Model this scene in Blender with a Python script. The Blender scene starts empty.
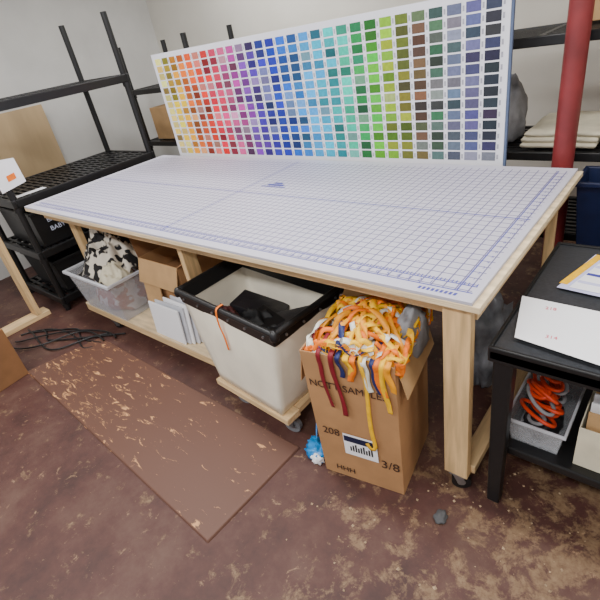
import bpy, bmesh, math, random, colorsys
from mathutils import Vector, Matrix, noise
random.seed(7)
C=bpy.context.scene.collection

# ---------------------------------------------------------------- materials
def newmat(name):
    m=bpy.data.materials.new(name); m.use_nodes=True
    nt=m.node_tree; b=nt.nodes['Principled BSDF']
    return m,nt,b
def lin(c):
    return tuple((x/255/12.92 if x/255<=0.04045 else ((x/255+0.055)/1.055)**2.4) for x in c)+(1,)
def simple(name,rgb,rough=0.6,metal=0.0,var=0.12,scale=20,bump=0.0,alpha=None,trans=0.0,stretch=None):
    m,nt,b=newmat(name)
    b.inputs['Roughness'].default_value=rough; b.inputs['Metallic'].default_value=metal
    tc=nt.nodes.new('ShaderNodeTexCoord'); mp=nt.nodes.new('ShaderNodeMapping')
    n=nt.nodes.new('ShaderNodeTexNoise'); n.inputs['Scale'].default_value=scale; n.inputs['Detail'].default_value=5
    if stretch: mp.inputs['Scale'].default_value=stretch
    nt.links.new(tc.outputs['Object'],mp.inputs[0]); nt.links.new(mp.outputs[0],n.inputs['Vector'])
    r=nt.nodes.new('ShaderNodeValToRGB')
    base=lin(rgb)
    r.color_ramp.elements[0].position=0.3; r.color_ramp.elements[1].position=0.7
    r.color_ramp.elements[0].color=tuple(x*(1-var) for x in base[:3])+(1,)
    r.color_ramp.elements[1].color=tuple(min(1,x*(1+var)) for x in base[:3])+(1,)
    nt.links.new(n.outputs['Fac'],r.inputs[0]); nt.links.new(r.outputs[0],b.inputs['Base Color'])
    if bump:
        bp=nt.nodes.new('ShaderNodeBump'); bp.inputs['Strength'].default_value=bump; bp.inputs['Distance'].default_value=0.01
        nt.links.new(n.outputs['Fac'],bp.inputs['Height']); nt.links.new(bp.outputs[0],b.inputs['Normal'])
    if alpha is not None: b.inputs['Alpha'].default_value=alpha
    if trans: b.inputs['Transmission Weight'].default_value=trans
    return m
def wood(name,rgb,stretch=(1,12,12),var=0.22):
    return simple(name,rgb,0.6,0,var,4,0.1,stretch=stretch)

M={}
M['woodx']=wood('pine_wood_x',(214,182,136),(1.2,14,14))
M['woody']=wood('pine_wood_y',(214,182,136),(14,1.2,14))
M['woodz']=wood('pine_wood_z',(210,176,128),(14,14,1.2))
M['ply']=wood('plywood_edge',(228,206,168),(1.5,6,60),0.25)
M['black']=simple('black_plastic',(20,20,22),0.42,0,0.2,60)
M['blackmat']=simple('black_matte',(15,15,17),0.7,0,0.2,30,0.2)
M['dgrey']=simple('dark_grey_plastic',(50,52,56),0.4,0,0.2,90,0.08)
M['card']=simple('cardboard',(172,128,86),0.8,0,0.1,9,0.05)
M['cardl']=simple('cardboard_light',(192,154,108),0.8,0,0.1,9,0.05)
M['cardin']=simple('cardboard_inside',(132,92,58),0.85,0,0.12,9)
M['canvas']=simple('canvas_cloth',(228,220,202),0.85,0,0.07,7,0.35)
M['white']=simple('white_paper',(240,240,244),0.6,0,0.02,5)
M['lav']=simple('lavender_paper',(196,196,232),0.6,0,0.04,5)
M['cream']=simple('cream_fabric',(216,208,184),0.9,0,0.14,9,0.5)
M['steel']=simple('steel',(170,172,176),0.3,0.9,0.1,40)
M['rubber']=simple('grey_rubber',(112,112,116),0.6,0,0.15,30)
M['scrap']=simple('dark_grey_cloth',(78,78,80),0.8,0,0.15,30)
M['navy']=simple('navy_plastic',(18,28,62),0.4,0,0.15,20)
M['blue']=simple('blue_plastic',(30,130,200),0.35,0,0.3,40)
M['red']=simple('red_cord',(214,62,22),0.5,0,0.15,20)
M['greyfab']=simple('grey_fabric',(140,140,144),0.85,0,0.2,14,0.4)
M['darkfab']=simple('dark_bag',(30,28,32),0.4,0,0.5,10,0.6)
M['ink']=simple('marker_ink',(58,36,26),0.7,0,0.1,10)
M['blueink']=simple('blue_print_ink',(62,64,150),0.6,0,0.05,10)
M['pinkink']=simple('pink_ink',(214,80,100),0.6,0,0.05,10)
M['envel']=simple('grey_mailer',(196,198,206),0.5,0,0.14,9,0.3)
M['boardwhite']=simple('chart_board_white',(222,222,230),0.7,0,0.02,8)
M['whitetext']=simple('white_print',(205,212,235),0.6,0,0.02,5)
M['bag']=simple('grey_poly_bag',(120,122,128),0.25,0,0.4,12,0.8)
M['chip']=simple('lint_and_chips',(160,136,108),0.8,0,0.4,60)

def rib(name,rgb): return simple(name,rgb,0.55,0,0.15,30,0.1)
RIB=[rib('ribbon_yellow',(244,186,10)),rib('ribbon_orange',(238,118,6)),rib('ribbon_white',(222,220,208)),rib('ribbon_gold',(232,152,6)),rib('ribbon_navy',(28,38,92)),rib('ribbon_maroon',(126,18,34)),rib('ribbon_skyblue',(60,140,215))]

def floor_mat():
    m,nt,b=newmat('painted_concrete_floor')
    tc=nt.nodes.new('ShaderNodeTexCoord')
    def nz(s,d=8,r=0.6,dist=0):
        n=nt.nodes.new('ShaderNodeTexNoise'); n.inputs['Scale'].default_value=s; n.inputs['Detail'].default_value=d; n.inputs['Roughness'].default_value=r; n.inputs['Distortion'].default_value=dist
        nt.links.new(tc.outputs['Object'],n.inputs['Vector']); return n
    def ramp(src,stops):
        r=nt.nodes.new('ShaderNodeValToRGB'); e=r.color_ramp.elements
        e[0].position,e[0].color=stops[0]; e[1].position,e[1].color=stops[-1]
        for p,c in stops[1:-1]:
            k=e.new(p); k.color=c
        nt.links.new(src,r.inputs[0]); return r
    n1=nz(3.0,9,0.7); n2=nz(9,10,0.75,0.3); n3=nz(38,6,0.75); n4=nz(16,9,0.8,0.5)
    base=ramp(n1.outputs['Fac'],[(0.32,lin((54,30,27))),(0.5,lin((76,45,39))),(0.68,lin((92,66,56)))])
    sx=nt.nodes.new('ShaderNodeSeparateXYZ'); nt.links.new(tc.outputs['Object'],sx.inputs[0])
    mr=nt.nodes.new('ShaderNodeMapRange'); mr.inputs[1].default_value=-0.7; mr.inputs[2].default_value=0.25; mr.inputs[3].default_value=-0.055; mr.inputs[4].default_value=0.06
    nt.links.new(sx.outputs['X'],mr.inputs[0])
    ad=nt.nodes.new('ShaderNodeMath'); ad.operation='ADD'; nt.links.new(n2.outputs['Fac'],ad.inputs[0]); nt.links.new(mr.outputs[0],ad.inputs[1])
    wear=ramp(ad.outputs[0],[(0.52,(0,0,0,1)),(0.60,(1,1,1,1))])
    wcol=ramp(n3.outputs['Fac'],[(0.3,lin((96,70,48))),(0.7,lin((148,122,92)))])
    mu=nt.nodes.new('ShaderNodeMath'); mu.operation='MULTIPLY'; mu.inputs[1].default_value=0.8; nt.links.new(wear.outputs[0],mu.inputs[0])
    mx=nt.nodes.new('ShaderNodeMixRGB'); nt.links.new(mu.outputs[0],mx.inputs[0]); nt.links.new(base.outputs[0],mx.inputs[1]); nt.links.new(wcol.outputs[0],mx.inputs[2])
    fleck=ramp(n4.outputs['Fac'],[(0.60,(0,0,0,1)),(0.655,(1,1,1,1))])
    mx2=nt.nodes.new('ShaderNodeMixRGB'); mx2.inputs[2].default_value=lin((166,134,102))
    mu2=nt.nodes.new('ShaderNodeMath'); mu2.operation='MULTIPLY'; mu2.inputs[1].default_value=0.6; nt.links.new(fleck.outputs[0],mu2.inputs[0])
    nt.links.new(mu2.outputs[0],mx2.inputs[0]); nt.links.new(mx.outputs[0],mx2.inputs[1])
    nt.links.new(mx2.outputs[0],b.inputs['Base Color'])
    b.inputs['Roughness'].default_value=0.6
    bp=nt.nodes.new('ShaderNodeBump'); bp.inputs['Strength'].default_value=0.35; bp.inputs['Distance'].default_value=0.005
    nt.links.new(n2.outputs['Fac'],bp.inputs['Height']); nt.links.new(bp.outputs[0],b.inputs['Normal'])
    return m
def mat_mat():
    m,nt,b=newmat('brown_marbled_vinyl')
    tc=nt.nodes.new('ShaderNodeTexCoord'); mp=nt.nodes.new('ShaderNodeMapping'); mp.inputs['Scale'].default_value=(3.6,12,1); mp.inputs['Rotation'].default_value=(0,0,0.25)
    nt.links.new(tc.outputs['Object'],mp.inputs[0])
    n=nt.nodes.new('ShaderNodeTexNoise'); n.inputs['Scale'].default_value=2.8; n.inputs['Detail'].default_value=8; n.inputs['Roughness'].default_value=0.7; n.inputs['Distortion'].default_value=1.0
    nt.links.new(mp.outputs[0],n.inputs['Vector'])
    big=nt.nodes.new('ShaderNodeTexNoise'); big.inputs['Scale'].default_value=2.5; nt.links.new(tc.outputs['Object'],big.inputs['Vector'])
    sx=nt.nodes.new('ShaderNodeSeparateXYZ'); nt.links.new(tc.outputs['Object'],sx.inputs[0])
    mr=nt.nodes.new('ShaderNodeMapRange'); mr.inputs[1].default_value=-2.7; mr.inputs[2].default_value=-0.9; mr.inputs[3].default_value=0.02; mr.inputs[4].default_value=-0.05
    nt.links.new(sx.outputs['X'],mr.inputs[0])
    b2=nt.nodes.new('ShaderNodeMapRange'); b2.inputs[3].default_value=-0.10; b2.inputs[4].default_value=0.10; nt.links.new(big.outputs['Fac'],b2.inputs[0])
    a1=nt.nodes.new('ShaderNodeMath'); a1.operation='ADD'; nt.links.new(n.outputs['Fac'],a1.inputs[0]); nt.links.new(mr.outputs[0],a1.inputs[1])
    a2=nt.nodes.new('ShaderNodeMath'); a2.operation='ADD'; nt.links.new(a1.outputs[0],a2.inputs[0]); nt.links.new(b2.outputs[0],a2.inputs[1])
    r=nt.nodes.new('ShaderNodeValToRGB'); r.color_ramp.elements[0].position=0.575; r.color_ramp.elements[0].color=(0,0,0,1); r.color_ramp.elements[1].position=0.62; r.color_ramp.elements[1].color=(1,1,1,1)
    nt.links.new(a2.outputs[0],r.inputs[0])
    mx=nt.nodes.new('ShaderNodeMixRGB'); mx.inputs[1].default_value=lin((92,60,47)); mx.inputs[2].default_value=lin((198,146,98))
    nt.links.new(r.outputs[0],mx.inputs[0]); nt.links.new(mx.outputs[0],b.inputs['Base Color']); b.inputs['Roughness'].default_value=0.5
    return m
def grid_mat():
    m,nt,b=newmat('gridded_cutting_surface')
    tc=nt.nodes.new('ShaderNodeTexCoord'); sx=nt.nodes.new('ShaderNodeSeparateXYZ'); nt.links.new(tc.outputs['Object'],sx.inputs[0])
    P=0.0381
    def M_(op,a,bv=None):
        k=nt.nodes.new('ShaderNodeMath'); k.operation=op
        if isinstance(a,(int,float)): k.inputs[0].default_value=a
        else: nt.links.new(a,k.inputs[0])
        if bv is not None:
            if isinstance(bv,(int,float)): k.inputs[1].default_value=bv
            else: nt.links.new(bv,k.inputs[1])
        return k.outputs[0]
    def line(src,per,w):
        f=M_('FRACT',M_('DIVIDE',src,per)); d=M_('ABSOLUTE',M_('SUBTRACT',f,0.5))
        return M_('GREATER_THAN',d,0.5-w/per/2)
    xs=M_('ADD',sx.outputs['X'],10.0); ys=M_('ADD',sx.outputs['Y'],10.0)
    g=M_('MAXIMUM',line(xs,P,0.0043),line(ys,P,0.0043))
    def band(src,lo,hi): return M_('MULTIPLY',M_('GREATER_THAN',src,lo),M_('LESS_THAN',src,hi))
    inb=M_('MULTIPLY',band(sx.outputs['X'],-3.09,-0.045),band(sx.outputs['Y'],0.05,1.16))
    g=M_('MULTIPLY',g,inb)
    xr=band(sx.outputs['X'],-3.1,-0.04)
    s=M_('MULTIPLY',band(sx.outputs['Y'],0.046,0.052),xr)
    s=M_('MAXIMUM',s,M_('MULTIPLY',band(sx.outputs['Y'],0.084,0.090),xr))
    s=M_('MAXIMUM',s,M_('MULTIPLY',M_('MULTIPLY',band(sx.outputs['Y'],0.090,0.104),xr),line(xs,0.0127,0.004)))
    s=M_('MAXIMUM',s,M_('MULTIPLY',band(sx.outputs['X'],-1.603,-1.595),inb))
    s=M_('MAXIMUM',s,M_('MULTIPLY',band(sx.outputs['Y'],0.602,0.610),inb))
    s=M_('MAXIMUM',s,M_('MULTIPLY',band(sx.outputs['X'],-0.09,-0.085),inb))
    n=nt.nodes.new('ShaderNodeTexNoise'); n.inputs['Scale'].default_value=1.5; nt.links.new(tc.outputs['Object'],n.inputs['Vector'])
    r=nt.nodes.new('ShaderNodeValToRGB'); r.color_ramp.elements[0].color=lin((186,183,198)); r.color_ramp.elements[1].color=lin((204,201,214)); nt.links.new(n.outputs['Fac'],r.inputs[0])
    m1=nt.nodes.new('ShaderNodeMixRGB'); nt.links.new(M_('MULTIPLY',g,0.95),m1.inputs[0]); nt.links.new(r.outputs[0],m1.inputs[1]); m1.inputs[2].default_value=lin((92,86,134))
    m2=nt.nodes.new('ShaderNodeMixRGB'); nt.links.new(M_('MULTIPLY',s,0.95),m2.inputs[0]); nt.links.new(m1.outputs[0],m2.inputs[1]); m2.inputs[2].default_value=lin((60,62,150))
    nt.links.new(m2.outputs[0],b.inputs['Base Color']); b.inputs['Roughness'].default_value=0.5
    return m
def vcol_mat(name,rough=0.75):
    m,nt,b=newmat(name)
    a=nt.nodes.new('ShaderNodeVertexColor'); a.layer_name='Col'
    tc=nt.nodes.new('ShaderNodeTexCoord'); n=nt.nodes.new('ShaderNodeTexNoise'); n.inputs['Scale'].default_value=60; nt.links.new(tc.outputs['Object'],n.inputs['Vector'])
    mr=nt.nodes.new('ShaderNodeMapRange'); mr.inputs[3].default_value=0.65; mr.inputs[4].default_value=1.2; nt.links.new(n.outputs['Fac'],mr.inputs[0])
    mx=nt.nodes.new('ShaderNodeVectorMath'); mx.operation='SCALE'; nt.links.new(a.outputs[0],mx.inputs[0]); nt.links.new(mr.outputs[0],mx.inputs['Scale'])
    nt.links.new(mx.outputs[0],b.inputs['Base Color']); b.inputs['Roughness'].default_value=rough
    return m
def blotch(name,c1,c2,scale,thr=0.5):
    m,nt,b=newmat(name)
    tc=nt.nodes.new('ShaderNodeTexCoord'); n=nt.nodes.new('ShaderNodeTexNoise'); n.inputs['Scale'].default_value=scale; n.inputs['Detail'].default_value=1
    nt.links.new(tc.outputs['Object'],n.inputs['Vector']); r=nt.nodes.new('ShaderNodeValToRGB')
    r.color_ramp.elements[0].position=thr-0.02; r.color_ramp.elements[1].position=thr+0.02
    r.color_ramp.elements[0].color=lin(c1); r.color_ramp.elements[1].color=lin(c2)
    nt.links.new(n.outputs['Fac'],r.inputs[0]); nt.links.new(r.outputs[0],b.inputs['Base Color']); b.inputs['Roughness'].default_value=0.9
    return m
def tubmat():
    m,nt,b=newmat('clear_tub_plastic')
    b.inputs['Base Color'].default_value=lin((222,225,232)); b.inputs['Roughness'].default_value=0.25
    n=nt.nodes.new('ShaderNodeTexNoise'); n.inputs['Scale'].default_value=3
    mr=nt.nodes.new('ShaderNodeMapRange'); mr.inputs[3].default_value=0.18; mr.inputs[4].default_value=0.42; nt.links.new(n.outputs['Fac'],mr.inputs[0]); nt.links.new(mr.outputs[0],b.inputs['Alpha'])
    return m
M['floor']=floor_mat(); M['mat']=mat_mat(); M['grid']=grid_mat(); M['vcol']=vcol_mat('swatch_prints')
M['cow']=blotch('cow_print_plush',(28,26,28),(216,208,194),17,0.5)
M['clothes']=blotch('mixed_clothes',(140,56,48),(190,186,196),14,0.5)
M['tub']=tubmat()
M['redpole']=simple('red_painted_steel',(122,42,44),0.45,0,0.25,7,0.15)
M['wallcream']=simple('wall_paint_cream',(220,216,206),0.8,0,0.06,2)
M['wallgrey']=simple('wall_paint_grey',(214,213,210),0.75,0,0.08,2.5)
M['wallply']=simple('tan_board',(190,164,126),0.75,0,0.12,2.5,stretch=(3,3,0.6))
M['ceil']=simple('ceiling_white',(225,225,220),0.8,0,0.04,3)

# ---------------------------------------------------------------- geometry helpers
def E(name):
    o=bpy.data.objects.new(name,None); C.objects.link(o); o.empty_display_size=0.1; return o
def mk(name,verts,faces,mat,parent=None,smooth=False):
    me=bpy.data.meshes.new(name); me.from_pydata([tuple(v) for v in verts],[],faces); me.validate(); me.update()
    o=bpy.data.objects.new(name,me); C.objects.link(o)
    if mat: me.materials.append(mat)
    if smooth:
        for p in me.polygons: p.use_smooth=True
    if parent: o.parent=parent
    return o
def bevel(o,w,seg=2):
    if w>0:
        md=o.modifiers.new('bevel','BEVEL'); md.width=w; md.segments=seg; md.limit_method='ANGLE'
    return o
def hexa(name,bot,top,mat,parent=None,bv=0.0):
    v=list(bot)+list(top)
    f=[(3,2,1,0),(4,5,6,7),(0,1,5,4),(1,2,6,5),(2,3,7,6),(3,0,4,7)]
    return bevel(mk(name,v,f,mat,parent),bv)
def box(name,a,b,mat,parent=None,bv=0.003,rot=0,pivot=None,tilt=None):
    x0,y0,z0=a;x1,y1,z1=b
    bot=[Vector((x0,y0,z0)),Vector((x1,y0,z0)),Vector((x1,y1,z0)),Vector((x0,y1,z0))]
    top=[Vector((v.x,v.y,z1)) for v in bot]
    if rot or tilt:
        p=Vector(pivot) if pivot else Vector(((x0+x1)/2,(y0+y1)/2,z0))
        R=Matrix.Rotation(rot,3,'Z')
        if tilt: R=R@Matrix.Rotation(tilt[1],3,tilt[0])
        bot=[R@(v-p)+p for v in bot]; top=[R@(v-p)+p for v in top]
    return hexa(name,bot,top,mat,parent,bv)
def cyl(name,p0,p1,r,mat,parent=None,n=20,r2=None,cap=True):
    p0=Vector(p0);p1=Vector(p1);d=(p1-p0).normalized(); r2=r if r2 is None else r2
    a=d.orthogonal().normalized();b=d.cross(a)
    v=[];f=[]
    for i in range(n):
        t=2*math.pi*i/n; v.append(p0+(a*math.cos(t)+b*math.sin(t))*r)
    for i in range(n):
        t=2*math.pi*i/n; v.append(p1+(a*math.cos(t)+b*math.sin(t))*r2)
    for i in range(n): f.append((i,(i+1)%n,n+(i+1)%n,n+i))
    if cap: f.append(tuple(range(n-1,-1,-1))); f.append(tuple(range(n,2*n)))
    o=mk(name,v,f,mat,parent,True)
    md=o.modifiers.new('es','EDGE_SPLIT'); md.split_angle=0.9
    return o
def cr(pts,n=8):
    pts=[Vector(p) for p in pts]; P=[pts[0]]+pts+[pts[-1]]; out=[]
    for i in range(1,len(P)-2):
        for k in range(n):
            t=k/n;p0,p1,p2,p3=P[i-1],P[i],P[i+1],P[i+2]
            out.append(0.5*((2*p1)+(-p0+p2)*t+(2*p0-5*p1+4*p2-p3)*t*t+(-p0+3*p1-3*p2+p3)*t**3))
    out.append(pts[-1]); return out
def tube(name,pts,r,mat,parent=None,n=8,sub=8):
    cu=bpy.data.curves.new(name,'CURVE'); cu.dimensions='3D'; cu.bevel_depth=r; cu.bevel_resolution=3
    q=cr(pts,sub); s=cu.splines.new('POLY'); s.points.add(len(q)-1)
    for i,p in enumerate(q): s.points[i].co=(*p,1)
    cu.materials.append(mat); o=bpy.data.objects.new(name,cu); C.objects.link(o)
    if parent:o.parent=parent
    return o
def strip(name,pts,norms,w,mat,parent=None,sub=6,th=0.0012):
    q=cr(pts,sub); nn=cr(norms,sub); v=[];f=[]
    for i,p in enumerate(q):
        t=(q[min(i+1,len(q)-1)]-q[max(i-1,0)])
        if t.length<1e-6: t=Vector((0,0,-1))
        s=t.normalized().cross(nn[i].normalized())
        if s.length<1e-3: s=Vector((1,0,0))
        s.normalize(); v+= [p-s*w/2,p+s*w/2]
    for i in range(len(q)-1): f.append((2*i,2*i+1,2*i+3,2*i+2))
    o=mk(name,v,f,mat,parent,True); md=o.modifiers.new('th','SOLIDIFY'); md.thickness=th; return o
def lump(name,c,s,mat,parent=None,seed=0,amp=0.35,freq=2.2,flat=True,sub=4):
    bm=bmesh.new(); bmesh.ops.create_icosphere(bm,subdivisions=sub,radius=1)
    for v in bm.verts:
        p=v.co.copy(); k=1+amp*noise.noise(p*freq+Vector((seed*3.1,seed,0)))+amp*0.5*noise.noise(p*freq*2.7+Vector((seed,0,seed*2)))
        k+=amp*0.25*abs(noise.noise(p*freq*5+Vector((0,seed,0))))
        p*=k
        if flat and p.z<-0.5: p.z=-0.5
        v.co=Vector((c[0]+p.x*s[0],c[1]+p.y*s[1],c[2]+(p.z+0.5)*s[2]/1.5))
    me=bpy.data.meshes.new(name); bm.to_mesh(me); bm.free(); me.materials.append(mat)
    for p in me.polygons:p.use_smooth=True
    o=bpy.data.objects.new(name,me); C.objects.link(o)
    if parent:o.parent=parent
    return o
def drapecloth(name,c,sx,sy,h,mat,parent,seed,n=36):
    """crumpled cloth heap: height-field over an ellipse with ridged folds"""
    v=[];f=[]
    for i in range(n+1):
        for j in range(n+1):
            u=i/n*2-1; w=j/n*2-1; r=math.sqrt(u*u+w*w)
            base=max(0,1-0.75*r*r)
            q=Vector((u*1.6+seed,w*1.6,seed*0.7))
            ridge=1-abs(noise.noise(q*1.3))*2.2; ridge2=1-abs(noise.noise(q*2.9))*2
            z=h*(0.45*base+0.38*base*ridge+0.12*base*ridge2)
            v.append((c[0]+sx*u*(1-0.12*w*w),c[1]+sy*w*(1-0.12*u*u),c[2]+z))
    for i in range(n):
        for j in range(n):
            a=i*(n+1)+j; f.append((a,a+n+1,a+n+2,a+1))
    o=mk(name,v,f,mat,parent,True); md=o.modifiers.new('th','SOLIDIFY'); md.thickness=0.003; return o
def openbox(name,bot,top,th,mat,parent=None,bv=0.004):
    bot=[Vector(p) for p in bot]; top=[Vector(p) for p in top]
    cb=sum(bot,Vector())/4; ct=sum(top,Vector())/4
    def inset(q,c,t):
        out=[]
        for p in q:
            d=p-c; out.append(c+Vector((d.x-math.copysign(t,d.x),d.y-math.copysign(t,d.y),d.z)))
        return out
    ib=[p+Vector((0,0,th)) for p in inset(bot,cb,th)]; it=inset(top,ct,th)
    v=bot+top+ib+it; f=[(3,2,1,0)]
    for i in range(4):
        j=(i+1)%4
        f+=[(i,j,4+j,4+i),(4+i,4+j,12+j,12+i),(8+j,8+i,12+i,12+j)]
    f.append((8,9,10,11))
    return bevel(mk(name,v,f,mat,parent),bv)
def text(name,s,size,mat,mtx,parent=None,align='CENTER',ext=0.0004):
    cu=bpy.data.curves.new(name,'FONT'); cu.body=s; cu.size=size; cu.align_x=align; cu.align_y='CENTER'; cu.extrude=ext
    cu.materials.append(mat); o=bpy.data.objects.new(name,cu); C.objects.link(o); o.matrix_world=mtx
    if parent: o.parent=parent
    return o
def frame(origin,xd,yd):
    xd=Vector(xd).normalized(); yd=Vector(yd); yd=(yd-xd*yd.dot(xd)).normalized(); z=xd.cross(yd)
    m=Matrix((xd,yd,z)).transposed().to_4x4(); m.translation=Vector(origin); return m
def caster(par,x,y,h=0.08,r=0.03,wm=None,ang=0.4,tag=''):
    wm=wm or M['black']; d=Vector((math.cos(ang),math.sin(ang),0)); s=Vector((-d.y,d.x,0)); c=Vector((x,y,r))+d*0.012
    cyl('caster_wheel'+tag,c-s*0.012,c+s*0.012,r,wm,par,24)
    cyl('caster_hub'+tag,c-s*0.0135,c+s*0.0135,r*0.45,M['steel'],par,16)
    for k in(-1,1):
        p=c+s*0.018*k
        hexa('caster_fork'+tag,[p+d*-0.01-s*0.002+Vector((0,0,-0.006)),p+d*0.01-s*0.002+Vector((0,0,-0.006)),p+d*0.01+s*0.002+Vector((0,0,-0.006)),p-d*0.01+s*0.002+Vector((0,0,-0.006))],
             [Vector((x,y,h-0.008))+s*0.018*k+d*a+s*b for a,b in((-0.018,-0.002),(0.022,-0.002),(0.022,0.002),(-0.018,0.002))],M['steel'],par,0)
    box('caster_plate'+tag,(x-0.028,y-0.024,h-0.008),(x+0.028,y+0.024,h),M['steel'],par,0.001)

# ---------------------------------------------------------------- room
box('floor',(-4.8,-3.2,-0.1),(2.6,2.7,0.0),M['floor'],None,0)
box('wall_back',(-4.8,2.6,0),(2.6,2.7,2.8),M['wallcream'],None,0)
box('wall_left',(-4.8,-3.2,0),(-4.7,2.6,2.8),M['wallgrey'],None,0)
box('wall_right',(2.5,-3.2,0),(2.6,2.6,2.8),M['wallcream'],None,0)
box('ceiling',(-4.8,-3.2,2.8),(2.6,2.7,2.9),M['ceil'],None,0)
box('tan_backing_board',(-4.60,0.35,0.0),(-4.58,1.0,1.42),M['wallply'],None,0.002)

# ---------------------------------------------------------------- cutting table
T=E('cutting_table')
W,D,H=3.156,1.207,0.9
box('plywood_top',(-W,0,0.866),(0,D,0.888),M['ply'],T,0.002)
box('gridded_mat',(-W+0.004,0.001,0.8882),(-0.022,D-0.002,0.900),M['grid'],T,0.0015)
box('apron_front',(-3.08,0.069,0.795),(-0.03,0.107,0.8655),M['woodx'],T)
box('apron_back',(-3.08,1.11,0.795),(-0.03,1.148,0.8655),M['woodx'],T)
box('apron_left',(-3.08,0.108,0.795),(-3.042,1.108,0.8655),M['woody'],T)
box('apron_right',(-0.068,0.108,0.795),(-0.03,1.108,0.8655),M['woody'],T)
box('cross_rail_mid',(-1.62,0.108,0.795),(-1.582,1.108,0.8655),M['woody'],T)
box('leg_front_right_face',(-0.125,0.03,0.088),(-0.036,0.068,0.8655),M['woodz'],T)
box('leg_front_right_return',(-0.125,0.108,0.088),(-0.087,0.18,0.795),M['woodz'],T)
box('leg_back_right',(-0.10,1.08,0.088),(-0.06,1.109,0.8655),M['woodz'],T)
box('leg_front_left',(-3.04,0.19,0.085),(-2.95,0.228,0.8655),M['woodz'],T)
box('leg_back_left',(-3.04,1.08,0.085),(-2.95,1.109,0.8655),M['woodz'],T)
box('leg_middle',(-1.60,0.92,0.14),(-1.51,0.958,0.795),M['woodz'],T)
box('leg_middle_front',(-1.62,0.115,0.14),(-1.582,0.20,0.795),M['woodz'],T)
box('stretcher_right',(-0.086,0.069,0.088),(-0.022,1.078,0.126),M['woody'],T)
box('stretcher_left',(-2.97,0.09,0.085),(-2.93,1.1,0.125),M['woody'],T)
box('lower_rail_front',(-2.97,0.035,0.075),(-1.46,0.073,0.125),M['woodx'],T)
box('lower_rail_back',(-2.97,0.80,0.075),(-1.46,0.838,0.125),M['woodx'],T)
box('lower_shelf_board',(-2.97,0.035,0.1255),(-1.46,0.96,0.137),M['ply'],T,0.001)
caster(T,-0.08,0.055,0.088,0.036,tag='_fr'); caster(T,-0.08,1.06,0.088,0.034,tag='_br')
caster(T,-2.62,0.06,0.075,0.03,tag='_fl'); caster(T,-2.9,0.9,0.075,0.03,tag='_bl'); caster(T,-1.55,0.6,0.075,0.03,tag='_ml')
P=0.0381; k=0; x=-0.10-P*2
while x>-3.05:
    k+=1
    text('ruler_number',str(k),0.026,M['blueink'],frame((x,0.067,0.9003),(1,0,0),(0,1,0)),T,ext=0)
    x-=P
for j in range(26):
    text('side_number',str(j+1),0.020,M['blueink'],frame((-0.066,0.13+j*P,0.9003),(1,0,0),(0,1,0)),T,ext=0)
for a,b,c,d in((-1.67,0.56,-1.55,0.585),(-1.64,0.59,-1.58,0.61),(-1.70,0.54,-1.52,0.552)):
    b+=0.17;d+=0.17;a+=0.18;c+=0.18
    mk('printed_mark',[(a,b,0.9004),(c,b,0.9004),(c,d,0.9004),(a,d,0.9004)],[(0,1,2,3)],M['blueink'],T)
for i in range(9):
    xx=-0.20+i*0.014
    mk('printed_mark',[(xx,0.018,0.9004),(xx+0.009,0.018,0.9004),(xx+0.011,0.034,0.9004),(xx+0.002,0.034,0.9004)],[(0,1,2,3)],M['blueink'],T)

# ---------------------------------------------------------------- colour swatch chart
CH=E('color_swatch_chart')
cx0,cx1,cy,cz0,cz1=-2.95,-0.355,1.235,0.87,1.64
box('chart_board',(cx0,cy,cz0),(cx1,cy+0.012,cz1),M['boardwhite'],CH,0.001)
stops=[(0,(232,214,120)),(0.04,(242,196,30)),(0.08,(244,150,20)),(0.12,(236,96,30)),(0.16,(210,70,20)),(0.2,(206,22,30)),(0.24,(232,50,90)),(0.28,(222,90,150)),(0.32,(150,40,130)),(0.36,(104,50,156)),(0.41,(50,36,150)),(0.47,(14,50,170)),(0.52,(10,100,196)),(0.57,(50,156,220)),(0.62,(10,160,190)),(0.67,(30,186,160)),(0.71,(6,136,80)),(0.75,(70,176,40)),(0.79,(156,190,24)),(0.82,(116,126,30)),(0.85,(116,86,60)),(0.88,(36,84,56)),(0.91,(104,110,108)),(0.95,(90,98,150)),(1.0,(40,42,60))]
def col(t):
    for (a,ca),(b,cb) in zip(stops,stops[1:]):
        if t<=b:
            u=(t-a)/(b-a); return tuple(ca[i]*(1-u)+cb[i]*u for i in range(3))
    return stops[-1][1]
v=[];f=[];cl=[]
ncol=29; pitch=(cx1-cx0-0.05)/ncol; rp=0.050; nrow=int((cz1-cz0-0.05)/rp)+1
for i in range(ncol):
    t0=i/(ncol-1)
    for j in range(nrow):
        x0=cx0+0.03+i*pitch+0.004; x1=x0+pitch*0.76; z0=cz0+0.045+j*rp; z1=z0+rp*0.84
        if z1>cz1-0.006: continue
        c=col(min(1,max(0,t0+random.uniform(-.012,.012)))); kk=random.choice([0.55,0.72,0.85,0.95,1.05,1.15]); c=tuple(min(245,ch*kk+random.uniform(-10,10)) for ch in c)
        if random.random()<0.10: c=tuple(0.6*ch+85 for ch in c)
        c=lin(tuple(max(4,q) for q in c))
        n0=len(v); v+=[(x0,cy-0.001,z0),(x1,cy-0.001,z0),(x1,cy-0.001,z1),(x0,cy-0.001,z1)]; f.append((n0,n0+1,n0+2,n0+3)); cl.append(c)
        n0=len(v); xa=x1+pitch*0.06; v+=[(xa,cy-0.001,z0+0.008),(xa+pitch*0.10,cy-0.001,z0+0.008),(xa+pitch*0.10,cy-0.001,z0+0.03),(xa,cy-0.001,z0+0.03)]; f.append((n0,n0+1,n0+2,n0+3)); cl.append(lin((168,168,180)))
o=mk('swatch_prints',v,f,M['vcol'],CH)
ca=o.data.color_attributes.new('Col','FLOAT_COLOR','CORNER')
for pi,p in enumerate(o.data.polygons):
    for li in p.loop_indices: ca.data[li].color=cl[pi]
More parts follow.
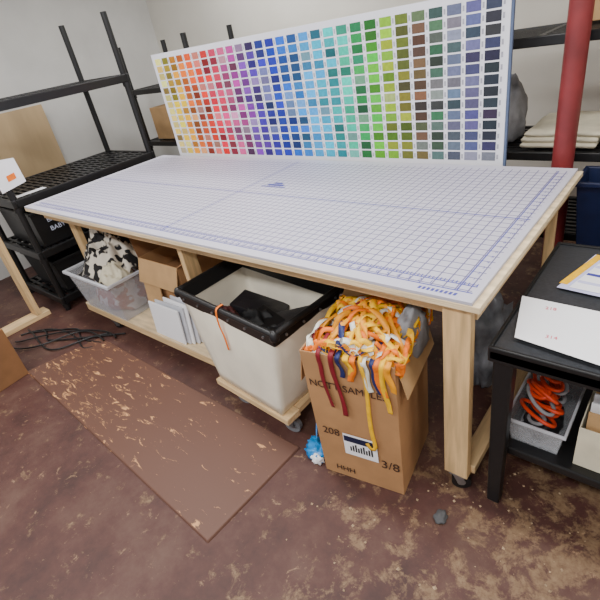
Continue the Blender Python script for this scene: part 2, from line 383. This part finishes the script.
box('chart_end_strip',(cx1+0.001,cy-0.002,cz0),(cx1+0.013,cy+0.014,cz1),simple('blue_grey_binding',(80,94,122),0.7),CH,0.002)
box('chart_support_left',(-2.6,cy+0.013,0.0),(-2.52,cy+0.05,1.5),M['woodz'],CH)
box('chart_support_right',(-0.8,cy+0.013,0.0),(-0.72,cy+0.05,1.5),M['woodz'],CH)

# ---------------------------------------------------------------- shelving units
def shelving(name,x0,x1,y0,y1,levels,top,rim=0.045):
    S=E(name)
    for (px,py) in((x0+0.03,y0+0.03),(x1-0.03,y0+0.03),(x0+0.03,y1-0.03),(x1-0.03,y1-0.03)):
        cyl('post',(px,py,0),(px,py,top),0.024,M['black'],S,16)
        for z in levels: cyl('post_collar',(px,py,z-rim-0.03),(px,py,z-rim),0.031,M['black'],S,16)
    for z in levels:
        box('shelf_rim_a',(x0,y0,z-rim),(x1,y0+0.03,z),M['black'],S,0.006); box('shelf_rim_b',(x0,y1-0.03,z-rim),(x1,y1,z),M['black'],S,0.006)
        box('shelf_rim_c',(x0,y0+0.031,z-rim),(x0+0.03,y1-0.031,z),M['black'],S,0.006); box('shelf_rim_d',(x1-0.03,y0+0.031,z-rim),(x1,y1-0.031,z),M['black'],S,0.006)
        vv=[];ff=[]
        def ab(a,b):
            n=len(vv)
            for zz in(a[2],b[2]):
                vv.extend([(a[0],a[1],zz),(b[0],a[1],zz),(b[0],b[1],zz),(a[0],b[1],zz)])
            ff.extend([tuple(n+i for i in q) for q in[(3,2,1,0),(4,5,6,7),(0,1,5,4),(1,2,6,5),(2,3,7,6),(3,0,4,7)]])
        yy=y0+0.05
        while yy<y1-0.05:
            ab((x0+0.031,yy,z-0.02),(x1-0.031,yy+0.022,z-0.004)); yy+=0.05
        for q in range(1,5):
            xx=x0+(x1-x0)*q/5; ab((xx-0.014,y0+0.031,z-0.03),(xx+0.014,y1-0.031,z-0.003))
        mk('shelf_slats',vv,ff,M['black'],S)
    return S
SL=shelving('plastic_shelving_unit',-4.05,-3.29,-0.02,1.22,[0.12,0.52,0.93,1.55],1.98,0.06)
mk('paper_notice',[(-3.275,-0.05,1.00),(-3.275,0.13,1.03),(-3.275,0.12,1.20),(-3.275,-0.06,1.22)],[(0,1,2,3)],M['white'],SL)
mk('paper_notice_print',[(-3.273,0.02,1.06),(-3.273,0.08,1.07),(-3.273,0.08,1.11),(-3.273,0.02,1.10)],[(0,1,2,3)],RIB[1],SL)
mk('shelf_label',[(-3.40,0.02,0.935),(-3.32,0.02,0.935),(-3.32,0.26,0.935),(-3.40,0.26,0.935)],[(0,1,2,3)],M['white'],SL)
def bin_(name,x0,x1,y0,y1,z0,z1,mat,tp=0.03):
    B=E(name)
    openbox('bin_body',[(x0+tp,y0+tp,z0),(x1-tp,y0+tp,z0),(x1-tp,y1-tp,z0),(x0+tp,y1-tp,z0)],[(x0,y0,z1),(x1,y0,z1),(x1,y1,z1),(x0,y1,z1)],0.006,mat,B)
    for a,b in(((x0-0.012,y0-0.012),(x1+0.012,y0+0.004)),((x0-0.012,y1-0.004),(x1+0.012,y1+0.012)),((x0-0.012,y0+0.004),(x0+0.004,y1-0.004)),((x1-0.004,y0+0.004),(x1+0.012,y1-0.004))):
        box('bin_rim',(a[0],a[1],z1-0.02),(b[0],b[1],z1+0.002),mat,B,0.004)
    return B
B1=bin_('black_storage_bin',-3.95,-3.33,0.06,0.55,0.525,0.80,M['black'],0.012)
text('bin_label','BABY BLUE',0.05,M['whitetext'],frame((-3.320,0.28,0.715),(0,1,0),(0,0,1)),B1)
text('bin_label','BABY BLUE',0.05,M['whitetext'],frame((-3.322,0.28,0.645),(0,1,0),(0,0,1)),B1)
bin_('black_storage_bin',-3.95,-3.33,0.06,0.55,0.125,0.40,M['blackmat'])
bin_('black_storage_bin',-3.95,-3.33,0.62,1.12,0.525,0.80,M['black'])
bin_('black_storage_bin',-3.95,-3.33,0.62,1.12,0.125,0.40,M['black'])
WF=E('wooden_stud_frame')
box('stud',(-3.52,-0.20,0.04),(-3.40,-0.162,1.1),M['woodz'],WF)
box('bottom_plate',(-3.52,-0.9,0.0),(-3.40,-0.10,0.038),M['woody'],WF)
box('stud_far',(-3.52,-0.88,0.04),(-3.40,-0.842,1.1),M['woodz'],WF)
box('top_plate',(-3.52,-0.9,1.1),(-3.40,-0.10,1.138),M['woody'],WF)
CB=E('cardboard_carton')
box('carton_body',(-3.18,-0.93,0),(-2.72,-0.57,0.36),M['cardin'],CB,0.004,rot=0.1,pivot=(-2.72,-0.57,0))
box('carton_tape',(-2.985,-0.935,0.3605),(-2.925,-0.565,0.3615),M['cardl'],CB,0,rot=0.1,pivot=(-2.72,-0.57,0))
shelving('plastic_shelving_unit',-4.05,-3.0,1.62,2.2,[0.4,0.9,1.38],1.75)
box('storage_carton',(-3.9,1.7,0.905),(-3.5,2.1,1.2),M['cardl'],None,0.004)
lump('folded_dark_fabric',(-3.2,1.9,0.905),(0.16,0.2,0.2),M['darkfab'],None,3)

# ---------------------------------------------------------------- floor mat
hexa('anti_fatigue_mat',[Vector((-2.75,-0.575,0.0)),Vector((-0.768,-0.68,0.0)),Vector((-0.745,-0.125,0.0)),Vector((-2.62,-0.09,0.0))],
     [Vector((-2.74,-0.57,0.010)),Vector((-0.775,-0.673,0.010)),Vector((-0.752,-0.13,0.010)),Vector((-2.615,-0.095,0.010))],M['mat'],None,0.003)
CA=E('power_cable_tangle')
for s in range(6):
    pts=[]
    for i in range(10):
        t=i/9; pts.append((-3.25+0.72*t+0.07*math.sin(6*t+s*1.3), -0.33+0.30*t+0.10*math.sin(5*t+s*2.1)-0.02*s, 0.007+0.006*(s%3)))
    tube('cable',pts,0.006,M['black'],CA)

# ---------------------------------------------------------------- tub with fabric
TB=E('clear_storage_tub')
openbox('tub_body',[(-2.89,0.03,0.139),(-2.37,0.03,0.139),(-2.37,0.40,0.139),(-2.89,0.40,0.139)],[(-2.925,-0.01,0.44),(-2.335,-0.01,0.44),(-2.335,0.44,0.44),(-2.925,0.44,0.44)],0.004,M['tub'],TB)
for a,b in(((-2.94,-0.03),(-2.32,-0.012)),((-2.94,0.442),(-2.32,0.46)),((-2.94,-0.012),(-2.927,0.442)),((-2.333,-0.012),(-2.32,0.442))):
    box('tub_rim',(a[0],a[1],0.425),(b[0],b[1],0.447),M['envel'],TB,0.004)
lump('tub_clothes',(-2.63,0.20,0.15),(0.235,0.16,0.27),M['clothes'],TB,5,0.12)
drapecloth('cow_print_fabric',(-2.64,0.21,0.40),0.26,0.20,0.30,M['cow'],TB,3.3)
drapecloth('cow_print_fabric_b',(-2.74,0.24,0.42),0.16,0.15,0.34,M['cow'],TB,8.1)
drapecloth('cream_fabric',(-2.47,0.12,0.41),0.11,0.11,0.14,M['cream'],TB,5.2)

# ---------------------------------------------------------------- open cardboard boxes on lower shelf
OB=E('open_cardboard_box')
x0,x1,y0,y1,z0,z1=-2.27,-1.86,0.22,0.58,0.139,0.55
openbox('box_walls',[(x0,y0,z0),(x1,y0,z0),(x1,y1,z0),(x0,y1,z0)],[(x0,y0,z1),(x1,y0,z1),(x1,y1,z1),(x0,y1,z1)],0.005,M['card'],OB,0.001)
def flap(p,q,dirv,mat,par,th=0.004):
    p=Vector(p);q=Vector(q);d=Vector(dirv); n=(q-p).cross(d).normalized()*th
    hexa('flap',[p,q,q+d,p+d],[p+n,q+n,q+d+n,p+d+n],mat,par,0.0)
flap((x0,y0,z1),(x1,y0,z1),(0,-0.05,-0.15),M['cardl'],OB)
flap((x1,y0,z1),(x1,y1,z1),(0.12,0,0.07),M['card'],OB)
flap((x0,y0,z1),(x0,y1,z1),(-0.03,0,0.16),M['cardin'],OB)
flap((x0,y1,z1),(x1,y1,z1),(0,0.05,0.16),M['card'],OB)
box('box_content',(x0+0.02,y0+0.02,0.15),(x1-0.02,y1-0.02,0.42),M['cardin'],OB,0.002)
box('flat_sheet',(-2.26,0.16,0.139),(-2.08,0.168,0.47),M['cardl'],OB,0,tilt=('X',-0.12))
FC=E('flattened_cardboard')
box('sheet',(-1.98,0.66,0.139),(-1.66,0.67,0.68),M['card'],FC,0)
box('sheet',(-1.90,0.68,0.139),(-1.63,0.69,0.60),M['cardin'],FC,0)
EV=E('padded_mailer_stack')
for i in range(5):
    box('mailer',(-2.04+0.055*i,0.042+0.016*i,0.1395),(-1.74+0.025*i,0.054+0.016*i,0.37+0.015*i),M['envel'] if i%2 else M['white'],EV,0.006,rot=0.03*math.sin(i*2),tilt=('X',-0.08-0.01*i))
EV2=E('padded_mailer_stack')
for i in range(2):
    box('mailer',(-1.72+0.01*i,0.24+0.035*i,0.1395),(-1.53+0.01*i,0.255+0.035*i,0.44+0.02*i),M['white'] if i%2 else M['envel'],EV2,0.006,tilt=('X',-0.1))

# ---------------------------------------------------------------- canvas laundry cart
LC=E('canvas_laundry_cart')
top=[Vector((-1.49,-0.03,0.62)),Vector((-0.77,-0.10,0.62)),Vector((-0.74,0.32,0.62)),Vector((-1.47,0.39,0.62))]
bot=[Vector((-1.30,-0.07,0.155)),Vector((-0.83,-0.115,0.155)),Vector((-0.81,0.24,0.155)),Vector((-1.28,0.27,0.155))]
def canvas(bot,top,mat,par):
    v=[];f=[];N=14;Z=10
    ring=[]
    for k in range(Z+1):
        t=k/Z; r=[]
        cs=[bot[i].lerp(top[i],t) for i in range(4)]; ctr=sum(cs,Vector())/4
        for i in range(4):
            a=cs[i];b=cs[(i+1)%4]
            for s in range(N):
                u=s/N; p=a.lerp(b,u); out=(p-ctr); out.z=0; out.normalize()
                bul=0.018*math.sin(math.pi*u)*math.sin(math.pi*min(1,t*1.05))
                wr=0.012*noise.noise(Vector((p.x*8,p.y*8,p.z*5)))*math.sin(math.pi*t)
                p=p+out*(bul+wr); r.append(len(v)); v.append(p)
        ring.append(r)
    for k in range(Z):
        for i in range(4*N):
            j=(i+1)%(4*N); f.append((ring[k][i],ring[k][j],ring[k+1][j],ring[k+1][i]))
    f.append(tuple(reversed(ring[0])))
    o=mk('canvas_bag',v,f,mat,par,True); md=o.modifiers.new('s','SOLIDIFY'); md.thickness=0.005; md.offset=-1; return o
canvas(bot,top,M['canvas'],LC)
for i in range(4):
    a=top[i];b=top[(i+1)%4]; n=(b-a).cross(Vector((0,0,1))).normalized()
    sl=(bot[i]-top[i]).normalized()*0.065; sl2=(bot[(i+1)%4]-top[(i+1)%4]).normalized()*0.065
    pa=[a+n*0.004+sl,b+n*0.004+sl2,b-n*0.008+sl2,a-n*0.008+sl]; pb=[a+n*0.012,b+n*0.012,b-n*0.010,a-n*0.010]
    hexa('rim_band',pa,[p+Vector((0,0,0.006)) for p in pb],M['black'],LC,0.003)
    cyl('rim_tube',a+n*0.004,b+n*0.004,0.014,M['black'],LC,14)
    m=6 if i%2==0 else 4
    for q in range(m):
        p=a.lerp(b,(q+0.5)/m)+n*0.011+Vector((0,0,-0.028)); cyl('rivet',p,p+n*0.006,0.006,M['steel'],LC,10)
for p in top: lump('rim_corner',(p.x,p.y,p.z-0.03),(0.022,0.022,0.05),M['black'],LC,1,0.02,sub=2)
fr=top[0].lerp(top[1],0.5)
strip('orange_strap',[fr+Vector((0,0.02,0.02)),fr+Vector((0.0,-0.022,0.012)),fr+Vector((0.0,-0.03,-0.06)),fr+Vector((0.02,-0.035,-0.12)),fr+Vector((0.03,-0.04,-0.19))],[(0,0,1),(0,-1,1),(0,-1,0),(0,-1,0),(0,-1,0)],0.012,RIB[1],LC)
drapecloth('dark_cloth_heap',(-1.13,0.12,0.34),0.28,0.16,0.18,M['blackmat'],LC,2.2)
box('dark_folder',(-1.36,0.16,0.42),(-1.08,0.31,0.455),M['darkfab'],LC,0.004,rot=0.2,tilt=('Y',0.22))
box('dark_folder',(-1.20,0.02,0.43),(-0.95,0.20,0.455),M['black'],LC,0.004,rot=-0.3,tilt=('X',0.2))
box('dark_folder',(-1.06,0.12,0.44),(-0.86,0.26,0.475),M['darkfab'],LC,0.004,rot=0.4,tilt=('Y',-0.25))
drapecloth('maroon_garment',(-1.27,0.05,0.42),0.10,0.07,0.14,simple('maroon_cloth',(82,38,36),0.8,0,0.3,12,0.4),LC,6.4)
box('dolly_board_front',(-1.32,-0.125,0.118),(-0.79,-0.04,0.152),M['woodx'],LC,rot=-0.07,pivot=(-0.8,-0.12,0))
box('dolly_board_back',(-1.32,0.18,0.118),(-0.79,0.27,0.152),M['woodx'],LC,rot=-0.07,pivot=(-0.8,0.2,0))
box('dolly_side',(-0.875,-0.035,0.118),(-0.795,0.175,0.150),M['woody'],LC); box('dolly_side',(-1.31,0.0,0.118),(-1.23,0.19,0.150),M['woody'],LC)
for i,(x,y) in enumerate(((-1.20,-0.03),(-0.85,-0.055),(-0.85,0.22),(-1.22,0.24))): caster(LC,x,y,0.118,0.042,M['rubber'],ang=(0.3,0.2,2.3,3.3)[i],tag='_%d'%i)

# ---------------------------------------------------------------- ribbon box
RB=E('cardboard_box_of_ribbons')
ang=math.radians(10); ux=Vector((math.cos(ang),math.sin(ang),0)); uy=Vector((-math.sin(ang),math.cos(ang),0))
o0=Vector((-0.575,-0.155,0)); bw,bd,bh=0.345,0.345,0.655
def BP(a,b,z): return o0+ux*a+uy*b+Vector((0,0,z))
openbox('box_walls',[BP(0,0,0),BP(bw,0,0),BP(bw,bd,0),BP(0,bd,0)],[BP(-0.005,-0.01,bh),BP(bw+0.005,-0.005,bh),BP(bw+0.01,bd,bh),BP(-0.01,bd,bh)],0.005,M['card'],RB,0.002)
flap(BP(0,bd,bh),BP(bw,bd,bh),uy*0.10+Vector((0,0,0.05)),M['cardl'],RB)
flap(BP(bw,0.02,bh),BP(bw,bd,bh),ux*0.035+Vector((0,0,-0.15)),M['cardl'],RB)
flap(BP(0,0.0,bh),BP(0,bd,bh),ux*-0.03+Vector((0,0,-0.16)),M['card'],RB)
box('filler',(-0.50,-0.06,0.3),(-0.30,0.15,0.56),M['cardin'],RB,0.0)
nf=-uy
def onface(a,z,off=0.012): return BP(a,0,z)+nf*off
text('handwriting','NOTT SAMPLES',0.044,M['ink'],frame(onface(0.165,0.515),ux+Vector((0,0,0.02)),(0,0,1)),RB)
text('handwriting','208',0.05,M['ink'],frame(onface(0.065,0.265,0.009),ux,(0,0,1)),RB)
text('handwriting','3/8',0.06,M['ink'],frame(onface(0.30,0.155,0.006),ux,(0,0,1)),RB)
text('handwriting','HHH',0.04,M['ink'],frame(onface(0.10,0.05,0.005),ux,(0,0,1)),RB)
def quadface(name,a0,z0,a1,z1,mat,off):
    mk(name,[onface(a0,z0,off),onface(a1,z0,off),onface(a1,z1,off),onface(a0,z1,off)],[(0,1,2,3)],mat,RB)
quadface('sticker',0.115,0.16,0.255,0.275,M['white'],0.0085)
quadface('sticker_band',0.118,0.235,0.252,0.265,M['navy'],0.0095)
for i in range(9):
    quadface('sticker_print',0.14+i*0.011,0.185,0.147+i*0.011,0.21+0.008*(i%3),M['blackmat'],0.0095)
def mound(a,b):
    r=((a-bw*0.62)/0.17)**2+((b-bd*0.45)/0.22)**2
    return bh-0.065+0.11*math.exp(-r)
def ribmat():
    return random.choices(RIB,[7,6.5,1.6,4,1.0,0.9,0.3])[0]
lump('ribbon_pile_core',tuple(BP(bw*0.55,bd*0.5,bh-0.14)),(0.125,0.13,0.15),RIB[1],RB,21,0.2)
for i in range(95):
    a=random.uniform(0.05,bw-0.02); b=random.uniform(0.02,bd-0.03); th=random.uniform(0,6.28); pts=[];nn=[]
    turn=random.uniform(-1.0,1.0)
    for s in range(8):
        z=min(mound(a,b)+random.uniform(-0.005,0.065),0.775)
        pts.append(BP(a,b,z)); nn.append(Vector((random.uniform(-.7,.7),random.uniform(-1.2,.2),1)))
        th+=turn*0.7+random.uniform(-.4,.4); a+=0.05*math.cos(th); b+=0.05*math.sin(th)
        a=min(max(a,0.005),bw+0.02); b=min(max(b,0.008),bd)
    strip('ribbon',pts,nn,random.uniform(0.014,0.024),ribmat(),RB)
def drape(a,length,mat,w=0.014,sway=0.0,hook=False,b0=0.08):
    pts=[BP(a,b0,bh+0.03),BP(a,0.02,bh+0.022),BP(a,-0.018,bh+0.008)]; nn=[Vector((0,-0.2,1)),Vector((0,-0.5,1)),nf+Vector((0,0,.5))]
    n=5
    for s in range(1,n+1):
        t=s/n; pts.append(onface(a+sway*t+0.006*math.sin(5*t+a*30),bh-length*t,0.017)); nn.append(nf+ux*0.3*math.sin(4*t+a*20))
    if hook:
        pts.append(onface(a+sway-0.02,bh-length-0.015,0.018)); pts.append(onface(a+sway-0.035,bh-length+0.01,0.018)); nn+= [nf,nf]
    strip('ribbon',pts,nn,w,mat,RB)
drape(0.075,0.24,RIB[5],0.016,0.02); drape(0.125,0.27,RIB[5],0.02,0.02); drape(0.15,0.08,RIB[4],0.018,0.01)
drape(0.235,0.40,RIB[0],0.015,0.02,True); drape(0.245,0.12,RIB[2],0.02,0.02); drape(0.205,0.09,RIB[1],0.022,-0.01)
drape(0.29,0.13,RIB[1],0.022,0.02); drape(0.31,0.20,RIB[0],0.018,0.01); drape(0.275,0.12,RIB[4],0.016,0.02); drape(0.18,0.06,RIB[0],0.022,0.02); drape(0.33,0.10,RIB[3],0.022,0.01)
lump('grey_bag',tuple(BP(bw-0.01,bd*0.62,bh-0.10)),(0.045,0.10,0.19),M['greyfab'],RB,31,0.25)
PK=E('crumpled_blue_packet')
lump('packet_film',(-0.655,-0.115,0.0),(0.05,0.04,0.055),M['blue'],PK,3,0.6,2.5,sub=3)
lump('packet_film_b',(-0.70,-0.08,0.0),(0.03,0.03,0.04),M['blue'],PK,13,0.6,2.5,sub=3)
lump('packet_label',(-0.635,-0.14,0.0),(0.03,0.02,0.04),M['white'],PK,7,0.6,2.5,sub=3)
strip('packet_tail',[(-0.68,-0.08,0.03),(-0.70,-0.03,0.12),(-0.69,0.02,0.22),(-0.67,0.05,0.32)],[(1,-1,0)]*4,0.006,RIB[6],PK)
lump('grey_cloth_scrap',(-0.078,-0.112,0.0),(0.022,0.03,0.026),M['scrap'],None,17,0.4,2.0,sub=3)
lump('grey_poly_bag',(-0.235,0.76,0.0),(0.10,0.16,0.46),M['bag'],None,23,0.3)
vv=[];ff=[]
for i in range(150):
    cxp=random.uniform(-0.55,0.75); cyp=random.uniform(-0.55,0.35)
    if -0.6<cxp<-0.2 and -0.2<cyp: continue
    s=random.uniform(0.002,0.006); n0=len(vv); t=random.uniform(0,6.28)
    for q in range(4):
        aa=t+q*math.pi/2; rr=s*random.uniform(0.6,1.6); vv.append((cxp+rr*math.cos(aa),cyp+rr*math.sin(aa),0.0012))
    vv.append((cxp,cyp,0.003+s*0.4)); ff+=[(n0,n0+1,n0+4),(n0+1,n0+2,n0+4),(n0+2,n0+3,n0+4),(n0+3,n0,n0+4)]
mk('floor_lint_chips',vv,ff,M['chip'])

# ---------------------------------------------------------------- black utility cart (right)
UC=E('utility_cart')
ux0,ux1,uy0,uy1,uz=0.015,0.66,0.035,0.80,0.735
box('tray_top',(ux0,uy0,uz-0.05),(ux1,uy1,uz-0.008),M['dgrey'],UC,0.008)
for a,b in(((ux0,uy0),(ux1,uy0+0.012)),((ux0,uy1-0.012),(ux1,uy1)),((ux0,uy0+0.012),(ux0+0.012,uy1-0.012)),((ux1-0.012,uy0+0.012),(ux1,uy1-0.012))):
    box('tray_lip',(a[0],a[1],uz-0.055),(b[0],b[1],uz),M['black'],UC,0.004)
box('lower_tray',(ux0+0.03,uy0+0.08,0.215),(ux1-0.03,uy1-0.04,0.25),M['black'],UC,0.006)
for (x,y) in((ux0+0.012,uy0+0.012),(ux1-0.067,uy0+0.012),(ux0+0.012,uy1-0.067),(ux1-0.067,uy1-0.067)):
    hexa('leg',[Vector((x+a,y+b,0)) for a,b in((0.004,0.004),(0.048,0.004),(0.048,0.048),(0.004,0.048))],[Vector((x+a,y+b,uz-0.052)) for a,b in((0,0),(0.06,0),(0.06,0.055),(0,0.055))],M['black'],UC,0.006)
PS=E('paper_sheet_stack')
def sheet(name,pts,z,mat,par): 
    hexa(name,[Vector((p[0],p[1],z)) for p in pts],[Vector((p[0],p[1],z+0.001)) for p in pts],mat,par,0)
sheet('lavender_sheet',[(0.10,0.44),(0.50,0.40),(0.54,0.68),(0.16,0.72)],0.737,M['lav'],PS)
sheet('yellow_edge',[(0.10,0.47),(0.125,0.468),(0.19,0.715),(0.165,0.717)],0.7385,RIB[0],PS)
sheet('white_sheet',[(0.135,0.45),(0.50,0.42),(0.54,0.66),(0.20,0.70)],0.740,M['white'],PS)
for i in range(3):
    sheet('blue_stripe',[(0.15+0.015*i,0.49+0.06*i),(0.49,0.455+0.06*i),(0.49,0.47+0.06*i),(0.153+0.015*i,0.505+0.06*i)],0.7415,M['blueink'] if i==1 else M['lav'],PS)
sheet('paper_sheet',[(0.07,0.10),(0.36,0.06),(0.60,0.32),(0.02,0.335)],0.743,M['white'],PS)
text('pen_note','218',0.022,M['pinkink'],frame((0.12,0.29,0.7446),(1,0.1,0),(0,1,0)),PS)
text('pen_note','314',0.022,M['pinkink'],frame((0.16,0.14,0.7446),(1,0.1,0),(0,1,0)),PS)
CT=E('clear_cord_tub')
openbox('tub_body',[(0.07,0.16,0.251),(0.22,0.16,0.251),(0.22,0.42,0.251),(0.07,0.42,0.251)],[(0.055,0.145,0.36),(0.235,0.145,0.36),(0.235,0.435,0.36),(0.055,0.435,0.36)],0.003,M['tub'],CT,0.001)
for a,b in(((0.048,0.138),(0.242,0.146)),((0.048,0.434),(0.242,0.442)),((0.048,0.147),(0.056,0.433)),((0.234,0.147),(0.242,0.433))): box('tub_rim',(a[0],a[1],0.352),(b[0],b[1],0.364),M['envel'],CT,0.002)
lump('tub_fill',(0.145,0.28,0.256),(0.06,0.10,0.10),M['darkfab'],CT,4,0.2)
for i in range(16):
    c=Vector((0.145+random.uniform(-.02,.02),0.28+random.uniform(-.08,.06),0.345+0.009*i)); r=random.uniform(0.03,0.06); tl=Vector((random.uniform(-.6,.6),random.uniform(-.9,.9),1)).normalized(); a=tl.orthogonal().normalized(); b=tl.cross(a)
    tube('cord',[c+a*r*0.7*math.cos(t*0.7)+b*r*1.3*math.sin(t*0.7) for t in range(10)],0.0065,M['red'] if i%4 else M['greyfab'],CT)
OC=E('open_document_carton')
openbox('carton',[(0.27,0.15,0.251),(0.50,0.15,0.251),(0.50,0.45,0.251),(0.27,0.45,0.251)],[(0.27,0.15,0.42),(0.50,0.15,0.42),(0.50,0.45,0.42),(0.27,0.45,0.42)],0.004,M['cream'],OC,0.001)
for i in range(6): box('document',(0.285,0.19+0.035*i,0.258),(0.485,0.194+0.035*i,0.48+0.01*(i%3)),M['white'] if i%3 else M['cardl'],OC,0,tilt=('X',0.1))

# ---------------------------------------------------------------- red pole
RP=E('red_steel_column')
cyl('column',(-0.115,1.34,0.012),(-0.115,1.34,2.8),0.046,M['redpole'],RP,32)
box('base_plate',(-0.20,1.285,0.0),(-0.03,1.395,0.012),M['redpole'],RP)

# ---------------------------------------------------------------- right rear shelving
shelving('plastic_shelving_unit',-0.62,1.0,1.44,1.98,[0.48,0.90,1.42],1.9)
def folded(name,x0,x1,y0,y1,z,n,mat,th=0.028):
    F=E(name)
    for i in range(n):
        ox=random.uniform(-.012,.012)
        bm=bmesh.new(); bmesh.ops.create_cube(bm,size=1); bmesh.ops.subdivide_edges(bm,edges=bm.edges[:],cuts=7,use_grid_fill=True)
        for vv in bm.verts:
            c=vv.co; e=1-0.05*(abs(c.z)*2)**2
            c2=Vector(((x0+x1)/2+ox+c.x*(x1-x0)*e,(y0+y1)/2+c.y*(y1-y0)*e,z+th*(i+0.5)+c.z*th*0.96))
            c2.z+=0.010*noise.noise(Vector((c2.x*8,c2.y*8,3.3))) *(i+1)/n; vv.co=c2
        me=bpy.data.meshes.new('fold'); bm.to_mesh(me); bm.free(); me.materials.append(mat)
        for p in me.polygons:p.use_smooth=True
        o=bpy.data.objects.new('fold_layer',me); C.objects.link(o); o.parent=F
    return F
folded('folded_cloth_stack',-0.34,0.0,1.47,1.9,0.908,3,M['cream'])
folded('folded_cloth_stack',0.03,0.50,1.47,1.9,0.908,5,M['cream'])
lump('grey_plush_roll',(-0.48,1.7,0.905),(0.075,0.15,0.30),M['greyfab'],None,6,0.2)
box('storage_carton',(-0.2,1.7,1.43),(0.35,1.95,1.75),M['cardl'],None,0.004)
box('storage_carton',(0.1,2.05,0.0),(0.9,2.5,1.35),M['card'],None,0.004)
BB=bin_('blue_storage_bin',-0.02,0.50,1.20,1.42,0.50,0.84,M['navy'])
box('bin_stand',(0.0,1.22,0.0),(0.48,1.41,0.499),M['blackmat'],BB)

# ---------------------------------------------------------------- lighting: ceiling fluorescent fixtures
m_em,nt,b=newmat('fluorescent_tube'); b.inputs['Emission Color'].default_value=(1,0.99,0.97,1); b.inputs['Emission Strength'].default_value=4
for i,(x,y) in enumerate(((-2.8,0.1),(-0.9,0.1),(1.0,0.1),(-2.0,-1.8),(0.2,-1.8),(-2.6,1.9))):
    F=E('ceiling_light_fixture')
    box('housing',(x-0.62,y-0.15,2.74),(x+0.62,y+0.15,2.799),M['ceil'],F)
    for k in(-0.07,0.07): cyl('tube_lamp',(x-0.58,y+k,2.72),(x+0.58,y+k,2.72),0.013,m_em,F,12)
    L=bpy.data.lights.new('lamp','AREA'); L.shape='RECTANGLE'; L.size=1.2; L.size_y=0.28; L.energy=(36,32,34,58,58,28)[i]; L.color=(1,0.99,0.97)
    lo=bpy.data.objects.new('lamp',L); C.objects.link(lo); lo.location=(x,y,2.70); lo.parent=F
w=bpy.data.worlds.new('World'); bpy.context.scene.world=w; w.use_nodes=True
w.node_tree.nodes['Background'].inputs[0].default_value=(0.97,0.98,1,1); w.node_tree.nodes['Background'].inputs[1].default_value=0.8

# ---------------------------------------------------------------- camera
R=[[0.7671800586112246,0.6189527312005445,-0.16832193620756875],[0.20975611277309575,-0.4900736501767493,-0.8460674858170343],[-0.6061659268084925,0.6137795483248232,-0.505803850553332]]
cam=bpy.data.cameras.new('camera'); co=bpy.data.objects.new('camera',cam); C.objects.link(co)
mw=Matrix(((R[0][0],-R[1][0],-R[2][0]),(R[0][1],-R[1][1],-R[2][1]),(R[0][2],-R[1][2],-R[2][2]))).to_4x4()
mw.translation=Vector((0.38887601789,-1.08955100967,1.64321807255)); co.matrix_world=mw
cam.sensor_width=36; cam.lens=36*459.87/600; cam.clip_start=0.05
bpy.context.scene.camera=co
